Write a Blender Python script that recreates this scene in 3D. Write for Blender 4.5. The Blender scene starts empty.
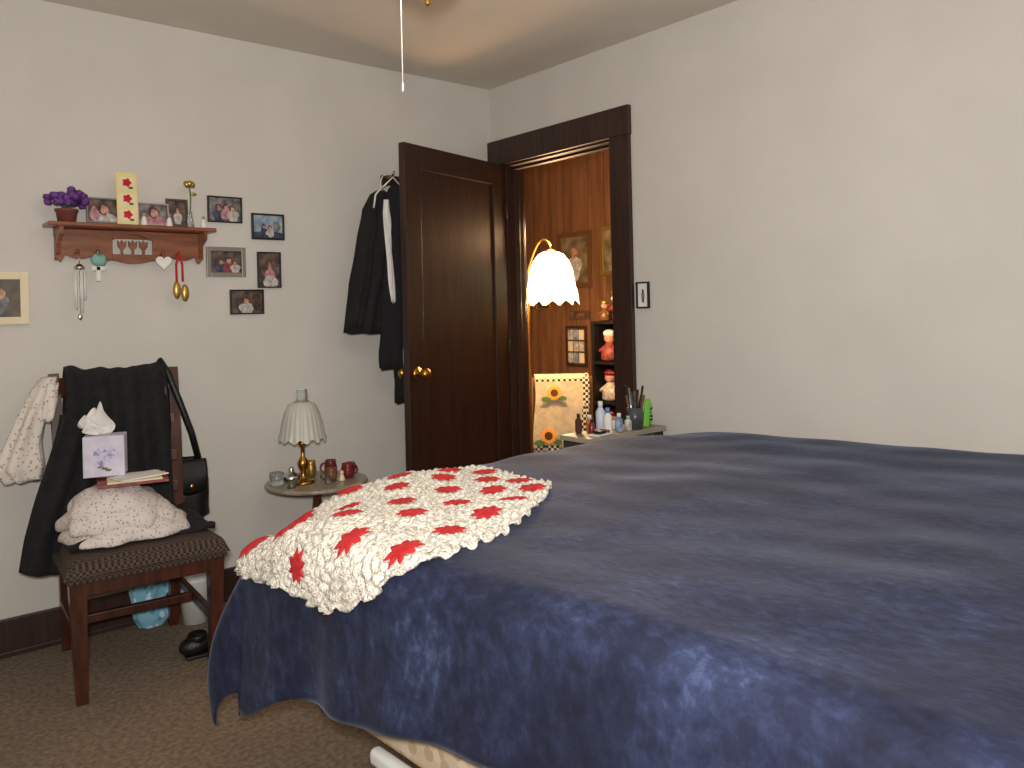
import bpy, bmesh, math, random
from mathutils import Vector, Matrix, noise
random.seed(7)
D=bpy.data; SC=bpy.context.scene
try:
    SC.view_settings.view_transform='Standard'
except Exception: pass

# ---------------------------------------------------------------- materials
def nodes(name):
    m=D.materials.new(name); m.use_nodes=True
    nt=m.node_tree; b=nt.nodes.get('Principled BSDF')
    return m,nt,b
def rgba(c): return (c[0],c[1],c[2],1)
def srgb(r,g,b):
    f=lambda v:((v/255+.055)/1.055)**2.4 if v/255>.04045 else v/255/12.92
    return (f(r),f(g),f(b))
def M(name,col,rough=.6,metal=0,col2=None,scale=10,detail=4,bump=0,bscale=None,stretch=(1,1,1),sheen=0,emit=None,es=0,lo=.35,hi=.65,trans=0,alpha=1,coat=0):
    m,nt,b=nodes(name)
    b.inputs['Base Color'].default_value=rgba(col)
    b.inputs['Roughness'].default_value=rough; b.inputs['Metallic'].default_value=metal
    if coat: b.inputs['Coat Weight'].default_value=coat
    if trans: b.inputs['Transmission Weight'].default_value=trans
    if sheen:
        b.inputs['Sheen Weight'].default_value=sheen
    if emit:
        b.inputs['Emission Color'].default_value=rgba(emit); b.inputs['Emission Strength'].default_value=es
    if alpha<1: b.inputs['Alpha'].default_value=alpha
    tc=nt.nodes.new('ShaderNodeTexCoord'); mp=nt.nodes.new('ShaderNodeMapping')
    mp.inputs['Scale'].default_value=stretch
    nt.links.new(tc.outputs['Object'],mp.inputs['Vector'])
    n=nt.nodes.new('ShaderNodeTexNoise'); n.inputs['Scale'].default_value=scale; n.inputs['Detail'].default_value=detail
    nt.links.new(mp.outputs[0],n.inputs['Vector'])
    r=nt.nodes.new('ShaderNodeValToRGB')
    c2=col2 if col2 else tuple(min(1,c*1.12) for c in col)
    r.color_ramp.elements[0].color=rgba(col); r.color_ramp.elements[1].color=rgba(c2)
    r.color_ramp.elements[0].position=lo; r.color_ramp.elements[1].position=hi
    nt.links.new(n.outputs['Fac'],r.inputs['Fac']); nt.links.new(r.outputs['Color'],b.inputs['Base Color'])
    if bump:
        n2=nt.nodes.new('ShaderNodeTexNoise'); n2.inputs['Scale'].default_value=bscale or scale*4; n2.inputs['Detail'].default_value=3
        nt.links.new(mp.outputs[0],n2.inputs['Vector'])
        bp=nt.nodes.new('ShaderNodeBump'); bp.inputs['Strength'].default_value=bump; bp.inputs['Distance'].default_value=.01
        nt.links.new(n2.outputs['Fac'],bp.inputs['Height']); nt.links.new(bp.outputs['Normal'],b.inputs['Normal'])
    return m
def Mspots(name,base,cols,scale=40,thr=.35,rough=.8):
    m,nt,b=nodes(name); b.inputs['Roughness'].default_value=rough
    tc=nt.nodes.new('ShaderNodeTexCoord')
    v=nt.nodes.new('ShaderNodeTexVoronoi'); v.inputs['Scale'].default_value=scale
    nt.links.new(tc.outputs['Object'],v.inputs['Vector'])
    r=nt.nodes.new('ShaderNodeValToRGB'); r.color_ramp.interpolation='CONSTANT'
    el=r.color_ramp.elements; el[0].color=rgba(cols[0]); el[1].color=rgba(cols[-1]); el[1].position=1/len(cols)
    for i,c in enumerate(cols[1:],1):
        if i==1: el[1].color=rgba(c)
        else:
            e=el.new(i/len(cols)); e.color=rgba(c)
    sx=nt.nodes.new('ShaderNodeSeparateColor'); nt.links.new(v.outputs['Color'],sx.inputs[0]); nt.links.new(sx.outputs[0],r.inputs['Fac'])
    t=nt.nodes.new('ShaderNodeMath'); t.operation='LESS_THAN'; t.inputs[1].default_value=thr
    nt.links.new(v.outputs['Distance'],t.inputs[0])
    mx=nt.nodes.new('ShaderNodeMix'); mx.data_type='RGBA'; mx.inputs['A'].default_value=rgba(base)
    nt.links.new(t.outputs[0],mx.inputs['Factor']); nt.links.new(r.outputs['Color'],mx.inputs['B'])
    nt.links.new(mx.outputs['Result'],b.inputs['Base Color'])
    return m
def Mchecker(name,a,b_,scale,rough=.9,bump=.4):
    m,nt,b=nodes(name); b.inputs['Roughness'].default_value=rough
    tc=nt.nodes.new('ShaderNodeTexCoord'); c=nt.nodes.new('ShaderNodeTexChecker'); c.inputs['Scale'].default_value=scale
    c.inputs['Color1'].default_value=rgba(a); c.inputs['Color2'].default_value=rgba(b_)
    mp=nt.nodes.new('ShaderNodeMapping'); mp.inputs['Location'].default_value=(.0013,.0017,.0023)
    nt.links.new(tc.outputs['Object'],mp.inputs['Vector']); nt.links.new(mp.outputs[0],c.inputs['Vector'])
    nt.links.new(c.outputs['Color'],b.inputs['Base Color'])
    bp=nt.nodes.new('ShaderNodeBump'); bp.inputs['Strength'].default_value=bump; bp.inputs['Distance'].default_value=.003
    nt.links.new(c.outputs['Fac'],bp.inputs['Height']); nt.links.new(bp.outputs[0],b.inputs['Normal'])
    return m
def Mvelvet():
    m,nt,b=nodes('blue_velvet'); b.inputs['Roughness'].default_value=.8
    b.inputs['Specular IOR Level'].default_value=.12
    b.inputs['Sheen Weight'].default_value=.16; b.inputs['Sheen Roughness'].default_value=.35
    b.inputs['Sheen Tint'].default_value=(.65,.72,.95,1)
    tc=nt.nodes.new('ShaderNodeTexCoord')
    def ns(scale,detail,st,dist=0):
        mp=nt.nodes.new('ShaderNodeMapping'); mp.inputs['Scale'].default_value=st
        mp.inputs['Rotation'].default_value=(0,0,.5)
        nt.links.new(tc.outputs['Object'],mp.inputs['Vector'])
        n=nt.nodes.new('ShaderNodeTexNoise'); n.inputs['Scale'].default_value=scale; n.inputs['Detail'].default_value=detail
        n.inputs['Roughness'].default_value=.66; n.inputs['Distortion'].default_value=dist
        nt.links.new(mp.outputs[0],n.inputs['Vector']); return n
    a=ns(3.6,10,(1.0,1.0,.55),.25); c=ns(46,8,(1.3,.7,.6),.2)
    mx=nt.nodes.new('ShaderNodeMix'); mx.data_type='FLOAT'; mx.inputs[0].default_value=.45
    nt.links.new(a.outputs['Fac'],mx.inputs[2]); nt.links.new(c.outputs['Fac'],mx.inputs[3])
    r=nt.nodes.new('ShaderNodeValToRGB'); el=r.color_ramp.elements
    el[0].position=.36; el[0].color=rgba(srgb(27,29,43)); el[1].position=.70; el[1].color=rgba(srgb(78,90,124))
    e=el.new(.49); e.color=rgba(srgb(36,40,60))
    e=el.new(.58); e.color=rgba(srgb(47,54,80))
    nt.links.new(mx.outputs[0],r.inputs['Fac']); nt.links.new(r.outputs['Color'],b.inputs['Base Color'])
    bp=nt.nodes.new('ShaderNodeBump'); bp.inputs['Strength'].default_value=.3; bp.inputs['Distance'].default_value=.007
    nt.links.new(mx.outputs[0],bp.inputs['Height']); nt.links.new(bp.outputs[0],b.inputs['Normal'])
    return m

wallM=M('wall_paint',srgb(203,199,191),.85,col2=srgb(208,204,196),scale=3,bump=.12,bscale=140)
ceilM=M('ceiling_paint',srgb(212,202,190),.9,col2=srgb(217,207,195),scale=3,bump=.2,bscale=90)
carpetM=M('carpet',srgb(112,96,80),.97,col2=srgb(146,128,108),scale=60,detail=6,bump=.9,bscale=260)
darkwood=M('dark_stained_wood',srgb(38,21,15),.45,col2=srgb(56,30,21),scale=7,stretch=(7,7,.5),bump=.08,bscale=20,coat=.08)
trimM=M('dark_trim_wood',srgb(42,25,19),.45,col2=srgb(60,36,27),scale=7,stretch=(7,7,.6),bump=.08,bscale=20)
chairwood=M('walnut_wood',srgb(52,26,17),.35,col2=srgb(80,40,24),scale=8,stretch=(6,6,1),coat=.3)
shelfwood=M('maple_stained_wood',srgb(112,62,38),.4,col2=srgb(142,84,52),scale=8,stretch=(1,6,6),coat=.2)
panelM=M('wood_panelling',srgb(100,66,42),.5,col2=srgb(132,90,60),scale=5,stretch=(4,4,.35),bump=.05,bscale=10)
panelgroove=M('panel_groove',srgb(30,16,9),.8)
black=M('black_fabric',srgb(13,12,14),.9,col2=srgb(22,21,24),scale=30,bump=.3,bscale=120)
blackgloss=M('black_leather',srgb(14,13,14),.45,bump=.2,bscale=150)
white=M('white_cotton',srgb(222,220,215),.85,bump=.2,bscale=60)
whitepl=M('white_plastic',srgb(215,215,210),.4)
cream=M('cream',srgb(222,208,176),.7)
brass=M('brass',srgb(176,132,62),.3,1)
gold=M('gold_metal',srgb(190,155,80),.35,.8)
silver=M('silver',srgb(190,190,190),.25,1)
glassy=M('clear_glass',srgb(215,220,218),.1,trans=.75)
velvet=Mvelvet()
redyarn=M('red_yarn',srgb(205,28,36),.9,col2=srgb(228,50,52),scale=60,bump=.8,bscale=300)
creamyarn=M('cream_yarn',srgb(205,196,180),.95,col2=srgb(246,240,226),scale=110,detail=2,bump=1.0,bscale=200,lo=.38,hi=.5)
beige=Mspots('mattress_ticking',srgb(196,178,150),[srgb(178,156,126),srgb(206,190,164)],scale=28,thr=.45)
tweed=Mchecker('tweed_seat',srgb(38,27,24),srgb(84,68,56),110)
floral=Mspots('floral_cotton',srgb(214,205,198),[srgb(180,142,150),srgb(160,160,150),srgb(196,168,172),srgb(152,134,150)],scale=95,thr=.30)
blousec=Mspots('cream_print_cotton',srgb(216,208,198),[srgb(176,154,140),srgb(190,160,158),srgb(160,154,144)],scale=70,thr=.28)
blackpaint=M('black_paint',srgb(14,12,11),.5)
red=M('red_ceramic',srgb(112,34,38),.3)
brownc=M('brown_ceramic',srgb(110,75,45),.3)
skin=M('photo_skin',srgb(150,100,82),.5,col2=srgb(205,155,132),scale=45); hair=M('photo_hair',srgb(45,30,24),.6,col2=srgb(92,64,46),scale=50)
pink=M('photo_pink',srgb(150,92,105),.6,col2=srgb(200,150,160),scale=45); navy=M('photo_navy',srgb(34,38,58),.6,col2=srgb(70,80,110),scale=50); pgrey=M('photo_grey',srgb(70,66,68),.5,col2=srgb(140,134,132),scale=40)
pdark=M('photo_dark',srgb(44,34,32),.5,col2=srgb(112,92,84),scale=35); pred=M('photo_red',srgb(110,40,42),.5,col2=srgb(160,80,76),scale=50); pblue=M('photo_sky',srgb(98,122,150),.5,col2=srgb(170,182,192),scale=25)
pwhite=M('photo_white',srgb(150,142,138),.5,col2=srgb(215,208,202),scale=50)
green=M('leaf_green',srgb(70,105,50),.6); purple=M('purple_petals',srgb(74,32,98),.7,col2=srgb(118,66,148),scale=60)
yellow=M('yellow_card',srgb(222,206,140),.7); terr=M('terracotta_pot',srgb(112,62,52),.6)
orange=M('orange_petals',srgb(225,150,40),.7); brownd=M('seed_brown',srgb(70,38,18),.8)
turq=Mspots('pale_blue_print',srgb(128,182,204),[srgb(200,222,232),srgb(92,150,180)],scale=40,thr=.4)
lime=M('lime_plastic',srgb(120,200,70),.4); lav=M('lavender_print',srgb(140,130,180),.6,col2=srgb(200,196,220),scale=60,lo=.4,hi=.55)

# ---------------------------------------------------------------- builders
def G(name,loc=(0,0,0),rz=0):
    e=D.objects.new(name,None); e.empty_display_size=.05; SC.collection.objects.link(e)
    e.location=loc; e.rotation_euler=(0,0,rz); return e
def mk(g,name,verts,faces,mat,smooth=False):
    me=D.meshes.new(name); me.from_pydata([tuple(v) for v in verts],[],faces); me.validate()
    bm=bmesh.new(); bm.from_mesh(me); bmesh.ops.recalc_face_normals(bm,faces=bm.faces); bm.to_mesh(me); bm.free()
    o=D.objects.new(name,me); SC.collection.objects.link(o)
    me.materials.append(mat)
    if smooth:
        for p in me.polygons: p.use_smooth=True
    if g: o.parent=g
    return o
def bev(o,w,seg=2):
    m=o.modifiers.new('bevel','BEVEL'); m.width=w; m.segments=seg; m.limit_method='ANGLE'; return o
def box(g,name,c,s,mat,b=0,rot=None):
    hx,hy,hz=s[0]/2,s[1]/2,s[2]/2
    vs=[Vector((x*hx,y*hy,z*hz)) for x in(-1,1) for y in(-1,1) for z in(-1,1)]
    if rot: 
        R=Matrix.Rotation(rot[2],3,'Z')@Matrix.Rotation(rot[1],3,'Y')@Matrix.Rotation(rot[0],3,'X'); vs=[R@v for v in vs]
    vs=[v+Vector(c) for v in vs]
    o=mk(g,name,vs,[(0,1,3,2),(4,6,7,5),(0,4,5,1),(2,3,7,6),(0,2,6,4),(1,5,7,3)],mat)
    if b: bev(o,b)
    return o
def boxes(g,name,lst,mat,b=0):
    vs=[];fs=[]
    for c0,c1 in lst:
        n=len(vs)
        vs+=[(x,y,z) for x in(c0[0],c1[0]) for y in(c0[1],c1[1]) for z in(c0[2],c1[2])]
        fs+=[tuple(n+i for i in f) for f in [(0,1,3,2),(4,6,7,5),(0,4,5,1),(2,3,7,6),(0,2,6,4),(1,5,7,3)]]
    o=mk(g,name,vs,fs,mat)
    if b: bev(o,b)
    return o
def sweep(g,name,pts,r,mat,seg=8,square=False):
    pts=[Vector(p) for p in pts]; n=len(pts); rs=r if isinstance(r,(list,tuple)) else [r]*n
    vs=[];fs=[]
    prev=None
    for i,p in enumerate(pts):
        t=(pts[min(i+1,n-1)]-pts[max(i-1,0)]).normalized()
        if prev is None:
            a=Vector((0,0,1)) if abs(t.z)<.9 else Vector((0,1,0))
            x=t.cross(a).normalized()
        else: x=(prev-t*prev.dot(t)).normalized()
        prev=x; y=t.cross(x)
        for k in range(seg):
            an=2*math.pi*(k+.5)/seg
            vs.append(p+(x*math.cos(an)+y*math.sin(an))*rs[i])
    for i in range(n-1):
        for k in range(seg):
            a=i*seg+k; b=i*seg+(k+1)%seg; fs.append((a,b,b+seg,a+seg))
    fs.append(tuple(range(seg))[::-1]); fs.append(tuple((n-1)*seg+k for k in range(seg)))
    return mk(g,name,vs,fs,mat,smooth=not square and seg>4)
def lathe(g,name,prof,c,mat,seg=28,rip=None,smooth=True,closed=True):
    vs=[];fs=[]
    for i,(r,z) in enumerate(prof):
        for k in range(seg):
            a=2*math.pi*k/seg; rr=r; zz=z
            if rip: dr,dz=rip(a,i,len(prof)); rr+=dr; zz+=dz
            vs.append((c[0]+rr*math.cos(a),c[1]+rr*math.sin(a),c[2]+zz))
    for i in range(len(prof)-1):
        for k in range(seg):
            a=i*seg+k; b=i*seg+(k+1)%seg; fs.append((a,b,b+seg,a+seg))
    if closed:
        fs.append(tuple(range(seg))[::-1]); n=len(prof)-1; fs.append(tuple(n*seg+k for k in range(seg)))
    return mk(g,name,vs,fs,mat,smooth)
def ball(g,name,c,r,mat,seg=16,rings=10,wob=0):
    if not isinstance(r,(list,tuple)): r=(r,r,r)
    vs=[];fs=[]
    for i in range(rings+1):
        ph=math.pi*i/rings
        for k in range(seg):
            a=2*math.pi*k/seg
            d=Vector((math.sin(ph)*math.cos(a),math.sin(ph)*math.sin(a),math.cos(ph)))
            w=1+wob*noise.noise(d*2.5+Vector(c)*7)
            vs.append((c[0]+d.x*r[0]*w,c[1]+d.y*r[1]*w,c[2]+d.z*r[2]*w))
    for i in range(rings):
        for k in range(seg):
            a=i*seg+k; b=i*seg+(k+1)%seg; fs.append((a,b,b+seg,a+seg))
    o=mk(g,name,vs,fs,mat,True)
    bm=bmesh.new(); bm.from_mesh(o.data); bmesh.ops.remove_doubles(bm,verts=bm.verts,dist=1e-5); bm.to_mesh(o.data); bm.free()
    return o
def extr(g,name,pts,y0,y1,mat,b=0):
    n=len(pts); vs=[(x,y0,z) for x,z in pts]+[(x,y1,z) for x,z in pts]
    fs=[tuple(range(n)),tuple(range(n,2*n))[::-1]]+[(i,(i+1)%n,n+(i+1)%n,n+i) for i in range(n)]
    o=mk(g,name,vs,fs,mat)
    if b: bev(o,b)
    return o
def surf(g,name,fn,nu,nv,mat,thick=.004,sub=0):
    vs=[fn(i/nu,j/nv) for j in range(nv+1) for i in range(nu+1)]
    fs=[(j*(nu+1)+i,j*(nu+1)+i+1,(j+1)*(nu+1)+i+1,(j+1)*(nu+1)+i) for j in range(nv) for i in range(nu)]
    o=mk(g,name,vs,fs,mat,True)
    if thick:
        s=o.modifiers.new('solid','SOLIDIFY'); s.thickness=thick; s.offset=0
    return o
def rings(g,name,lst,mat,seg=40,rip=.012,nf=9,sub=6):
    full=[]
    for i in range(len(lst)-1):
        for k in range(sub):
            t=k/sub; full.append([lst[i][q]*(1-t)+lst[i+1][q]*t for q in range(5)])
    full.append(list(lst[-1])); vs=[];fs=[];N=len(full)
    for i,(cx,cy,z,rx,ry) in enumerate(full):
        for k in range(seg):
            a=2*math.pi*k/seg
            w=1+ (rip/max(rx,.02))*(i/N)*math.sin(nf*a+2.0*noise.noise(Vector((cx*5,z*3,a))))
            n_=noise.noise(Vector((math.cos(a)*1.5,math.sin(a)*1.5,z*7)))*.012
            vs.append((cx+(rx*w+n_)*math.cos(a),cy+(ry*w+n_*.5)*math.sin(a),z+(.006*math.sin(5*a) if i==N-1 else 0)))
    for i in range(N-1):
        for k in range(seg):
            a=i*seg+k; b=i*seg+(k+1)%seg; fs.append((a,b,b+seg,a+seg))
    fs.append(tuple(range(seg))[::-1]); fs.append(tuple((N-1)*seg+k for k in range(seg)))
    return mk(g,name,vs,fs,mat,True)
def disc(g,name,c,rx,rz,mat,y,n=24,fn=None):
    pts=[]
    for k in range(n):
        a=2*math.pi*k/n; q=fn(a) if fn else 1
        pts.append((c[0]+rx*q*math.cos(a),c[1]+rz*q*math.sin(a)))
    return extr(g,name,pts,y,y+.0015,mat)
def lerp(a,b,t): return a+(b-a)*t
def sm(t): t=max(0,min(1,t)); return t*t*(3-2*t)

# ---------------------------------------------------------------- room shell
H=2.42
boxes(None,'floor',[((-3.7,-4.4,-.1),(0.0,0.0,0)),((0.0,-2.0,-.1),(1.5,2.2,0))],carpetM)
boxes(None,'ceiling',[((-3.7,-4.4,H),(0.06,0.06,H+.1)),((0.06,-2.0,H),(1.5,2.2,H+.1))],ceilM)
boxes(None,'wall_left',[((-3.7,0,0),(0,.12,H))],wallM)
boxes(None,'wall_right',[((0,-4.4,0),(.12,-.91,H)),((0,-.91,2.0),(.12,-.11,H)),((0,-.11,0),(.12,2.1,H))],wallM)
boxes(None,'wall_near',[((-3.7,-4.4,0),(0,-4.3,H))],wallM)
boxes(None,'wall_side',[((-3.7,-4.3,0),(-3.6,0,H))],wallM)
vs=[]; y=-1.9
random.seed(3)
while y<2.0:
    w=random.choice([.11,.16,.2,.14]); e=min(y+w,2.0)
    vs.append(((1.30,y+.004,0),(1.315,e-.004,H))); y=e
g=G('wall_panelled'); boxes(g,'boards',vs,panelM,.002); boxes(g,'backing',[((1.315,-1.9,0),(1.4,2.1,H))],panelgroove)
vs=[];x=.12
while x<1.3:
    e=min(x+random.choice([.11,.16,.2]),1.3); vs.append(((x+.004,2.0,0),(e-.004,2.015,H))); x=e
g=G('wall_panelled_end'); boxes(g,'boards',vs,panelM); boxes(g,'backing',[((.12,2.015,0),(1.315,2.1,H))],panelgroove)
boxes(None,'wall_hall_end',[((.12,-2.0,0),(1.4,-1.9,H))],wallM)
bev(boxes(None,'baseboard_left',[((-3.6,-.02,0),(-.02,-.001,.135)),((-3.6,-.028,0),(-.02,-.001,.02))],trimM),.003)
bev(boxes(None,'baseboard_right',[((-.02,-4.3,0),(-.001,-1.03,.135)),((-.028,-4.3,0),(-.001,-1.03,.02))],trimM),.003)
g=G('trim_1')
boxes(g,'casing',[((-.022,-1.02,0),(-.001,-.90,2.0)),((-.022,-.12,0),(-.001,-.004,2.0)),((-.026,-1.025,1.99),(-.001,-.004,2.125))],trimM,.004)
boxes(g,'jamb',[((-.001,-.912,0),(.121,-.89,2.0)),((-.001,-.13,0),(.121,-.108,2.0)),((-.001,-.91,1.98),(.121,-.11,2.002)),
   ((.045,-.89,0),(.08,-.877,1.98)),((.045,-.143,0),(.08,-.13,1.98)),((.045,-.89,1.967),(.08,-.13,1.98))],trimM,.003)
boxes(g,'hall_casing',[((.121,-1.02,0),(.14,-.90,2.0)),((.121,-.12,0),(.14,-.0,2.0)),((.121,-1.02,1.99),(.14,0,2.12))],trimM,.004)
ang=math.atan2(-.217,-.768)
g=G('door_1',(-.012,-.135,0),ang); T=.036
boxes(g,'stiles_rails',[((0,-T,.008),(.11,0,1.985)),((.69,-T,.008),(.80,0,1.985)),((.11,-T,1.87),(.69,0,1.985)),((.11,-T,.008),(.69,0,.24))],darkwood,.003)
boxes(g,'panel',[((.105,-T+.007,.23),(.695,-.007,1.88))],darkwood)
for sy,nm in((.0,'knob_front'),(-T,'knob_back')):
    s=1 if sy==0 else -1
    sweep(g,nm+'_stem',[(.745,sy,.93),(.745,sy+s*.04,.93)],.008,brass)
    ball(g,nm,(.745,sy+s*.052,.93),(.027,.02,.027),brass)
    sweep(g,nm+'_rose',[(.745,sy,.93),(.745,sy+s*.006,.93)],.03,brass,seg=20)
for z in(.25,1.0,1.75): sweep(g,'hinge_%d'%int(z*10),[(.0,.004,z-.05),(.0,.004,z+.05)],.006,darkwood)

# ---------------------------------------------------------------- bed
C=Vector((-1.905,-1.42,0)); th=math.radians(3); U=Vector((math.cos(th),math.sin(th),0)); Wd=Vector((math.sin(th),-math.cos(th),0))
W,L,R=1.70,2.12,.07
def topz(s,t):
    z=.728+.03*sm((t-.3)/1.2)
    for cs in(0,W): z-=(.10 if cs==0 else .03)*math.exp(-((s-cs)**2+t*t)/.035)
    z-=.012*math.exp(-t/.1)
    z+=.012*noise.noise(Vector((s*2.2,t*2.2,1)))+.005*noise.noise(Vector((s*7,t*5,4)))
    return z
def drape(s,t,off=0.):
    sc=max(0,min(W,s)); tc=max(0,min(L,t)); ds=s-sc; dt=t-tc; d=math.hypot(ds,dt)
    p=C+U*sc+Wd*tc; z=topz(sc,tc)
    if d<1e-6: return Vector((p.x,p.y,z+off))
    dr=U*(ds/d)+Wd*(dt/d); q=R*math.pi/2
    corner=(ds!=0 and dt!=0)
    if corner and d>.20:
        d=.20+(d-.20)*.78
    if d<q: hz=R*math.sin(d/R); dz=R*(1-math.cos(d/R)); nr=math.cos(d/R)
    else:
        e=d-q; th_=math.atan2(abs(dt),abs(ds))
        al=tc*1.0-sc*1.0-(th_*.25 if corner else (math.pi/2*.25 if dt!=0 else 0))
        rp=.014*math.sin(al*11+1.2*math.sin(al*4))+.006*math.sin(al*27+2)
        cor=math.sin(2*th_) if corner else 0
        side=.45 if s>W else 1
        if dt!=0 and not corner: side=.35
        hz=R+e*(.05*side+.13*cor)+(.055*cor if s<0 else 0)*math.sin(math.pi*min(1,e/.44))+rp*min(1,e/.3)*side; dz=R+e*.985; nr=0
    p=p+dr*(hz+off*(1 if nr==0 else math.sin(d/R))); return Vector((p.x,p.y,z-dz+off*nr))
def hs(t):
    if t<.35: return lerp(.45,.42,sm(t/.35))
    return lerp(.42,.335,sm((t-.35)/.55))
bed=G('bed',(0,0,0))
NS,NT=150,150
def blank(a,b):
    t=lerp(-.38,L+.02,b); h0=hs(max(t,0)); hw=.03+.25*(1-sm(t/.4)) if t<.4 else .05
    s=lerp(-h0,W+hw,a)
    return drape(s,t)
surf(bed,'blanket',blank,NS,NT,velvet,.006)
def obox(g,name,s0,s1,t0,t1,z0,z1,mat,b):
    vs=[]
    for s in(s0,s1):
        for t in(t0,t1):
            for z in(z0,z1):
                p=C+U*s+Wd*t; vs.append((p.x,p.y,z))
    o=mk(g,name,vs,[(0,1,3,2),(4,6,7,5),(0,4,5,1),(2,3,7,6),(0,2,6,4),(1,5,7,3)],mat); bev(o,b,5); 
    for p in o.data.polygons: p.use_smooth=True
    return o
obox(bed,'mattress',.0,W-.0,.0,L,.45,.655,beige,.07)
obox(bed,'box_spring',-.02,W,.0,L,.30,.455,beige,.03)
obox(bed,'white_rail',-.045,-.015,.52,L,.272,.308,whitepl,.012)
obox(bed,'steel_frame',.10,W-.1,.10,L,.25,.30,blackpaint,.004)
for i,(s,t) in enumerate([(.45,.3),(W-.3,.3),(.45,L-.2),(W-.3,L-.2),(W/2,.9)]):
    p=C+U*s+Wd*t; sweep(bed,'leg_%d'%i,[(p.x,p.y,0),(p.x,p.y,.26)],.02,blackpaint,seg=12)
# crocheted afghan
af=G('crochet_afghan')
def afst(u,v):
    A_=(-.01,.74);B_=(.57,.47);C_=(.64,.10);D_=(-.07,-.10)
    s=v*((1-u)*A_[0]+u*B_[0])+(1-v)*((1-u)*D_[0]+u*C_[0]); t=v*((1-u)*A_[1]+u*B_[1])+(1-v)*((1-u)*D_[1]+u*C_[1])
    s-=.145*(1-u)**2*math.sin(math.pi*min(1,max(0,v))**1.4)
    t+=.05*math.sin(math.pi*u)*v-.07*math.sin(math.pi*u)*(1-v)
    return s,t
cen=[]
for j in range(5):
    for i in range(5):
        u=(i+.5+(.23 if j%2 else -.23))/5; cen.append((min(.93,max(.07,u)),(j+.5)/5))
cst=[afst(*c) for c in cen]
def wob(s,t): return .012*sm(noise.noise(Vector((s*5,t*5,3)))+.2)
def afp(a,b):
    u=a;v=b
    eu=.016*abs(math.sin(v*math.pi*10)); ev=.024*abs(math.sin(u*math.pi*10))
    u=lerp(-eu,1+eu,u); v=lerp(-ev,1+ev,v)
    s,t=afst(u,v); d,(x0,y0)=min(((math.hypot(s-x,t-y),(x,y)) for x,y in cst),key=lambda q:q[0])
    an=math.atan2(t-y0,s-x0)
    off=.013+.0045*math.cos(d*2*math.pi/.022)*(1 if d>.03 else .3)+.003*math.cos(12*an)*min(1,d/.05)+.003*noise.noise(Vector((s*60,t*60,0)))+wob(s,t)
    return drape(s,t,off)
surf(af,'crochet_base',afp,230,190,creamyarn,.005)
for i,(s,t) in enumerate(cst):
    def off_(x,y): return .013+wob(x,y)
    vs=[drape(s,t,off_(s,t)+.012)];fs=[];n=32;rot=random.random()*.8
    for ri,fr in enumerate((.4,.75,1)):
        for k in range(n):
            a=2*math.pi*k/n+rot; rr=.040*fr*(1 if ri==0 else (1-.5*fr*(.5-.5*math.cos(8*(a-rot)))))
            x,y=s+rr*math.cos(a),t+rr*math.sin(a); vs.append(drape(x,y,off_(x,y)+(.011 if ri<2 else .007)))
    for k in range(n):
        fs.append((0,1+k,1+(k+1)%n))
        for q in(0,1): a=1+q*n+k; b=1+q*n+(k+1)%n; fs.append((a,a+n,b+n,b))
    mk(af,'red_flower_%d'%i,vs,fs,redyarn,True)

# ---------------------------------------------------------------- side chair
ch=G('dining_chair',(-1.965,-.375,0),math.radians(-4))
for sx in(-1,1):
    n='l' if sx<0 else 'r'
    sweep(ch,'front_leg_'+n,[(sx*.205,-.235,0),(sx*.21,-.24,.2),(sx*.212,-.24,.40)],[.024,.03,.036],chairwood,seg=4)
    sweep(ch,'back_post_'+n,[(sx*.185,.27,0),(sx*.19,.225,.25),(sx*.192,.21,.45),(sx*.20,.235,.75),(sx*.208,.29,1.015)],[.025,.03,.032,.028,.024],chairwood,seg=4)
    boxes(ch,'side_rail_'+n,[((sx*.21-.014,-.24,.34),(sx*.21+.014,.22,.405))],chairwood,.003)
    boxes(ch,'stretcher_'+n,[((sx*.2-.011,-.23,.17),(sx*.2+.011,.24,.20))],chairwood,.003)
boxes(ch,'front_rail',[((-.21,-.262,.34),(.21,-.228,.405))],chairwood,.004)
boxes(ch,'cross_stretcher',[((-.19,-.01,.17),(.19,.015,.20)),((-.18,.22,.26),(.18,.24,.30))],chairwood,.003)
def rail(z,y,h):
    N=16
    vs=[];fs=[]
    for i in range(N+1):
        u=-1+2*i/N; bow=.03*(1-u*u); hh=h*(1+.25*(1-u*u))
        for (dy,dz) in((-.011,-h/2),(.011,-h/2),(.011,hh/2),(-.011,hh/2)): vs.append((u*.2,y+bow+dy,z+dz))
    for i in range(N):
        for k in range(4): fs.append((i*4+k,i*4+(k+1)%4,(i+1)*4+(k+1)%4,(i+1)*4+k))
    fs+= [(0,1,2,3),tuple(N*4+k for k in range(4))]
    return vs,fs
for i,(z,y,h) in enumerate([(.965,.265,.07),(.82,.235,.045),(.68,.205,.045),(.56,.2,.045)]):
    v,f=rail(z,y,h); bev(mk(ch,'back_slat_%d'%i,v,f,chairwood),.004)
def seat(a,b):
    x=lerp(-1,1,a); y=lerp(-.285,.225,b); hw=lerp(.255,.215,b)
    e=min(1,(1-abs(x))/.14); f=min(1,min(b,1-b)/.12)
    return Vector((x*hw,y,.405+.05*math.sqrt(max(0,1-(1-e)**2))*math.sqrt(max(0,1-(1-f)**2))+.006*(1-x*x)))
surf(ch,'seat_cushion',seat,40,40,tweed,0)
boxes(ch,'seat_base',[((-.245,-.275,.385),(.245,.22,.407))],tweed,.006)

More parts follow.
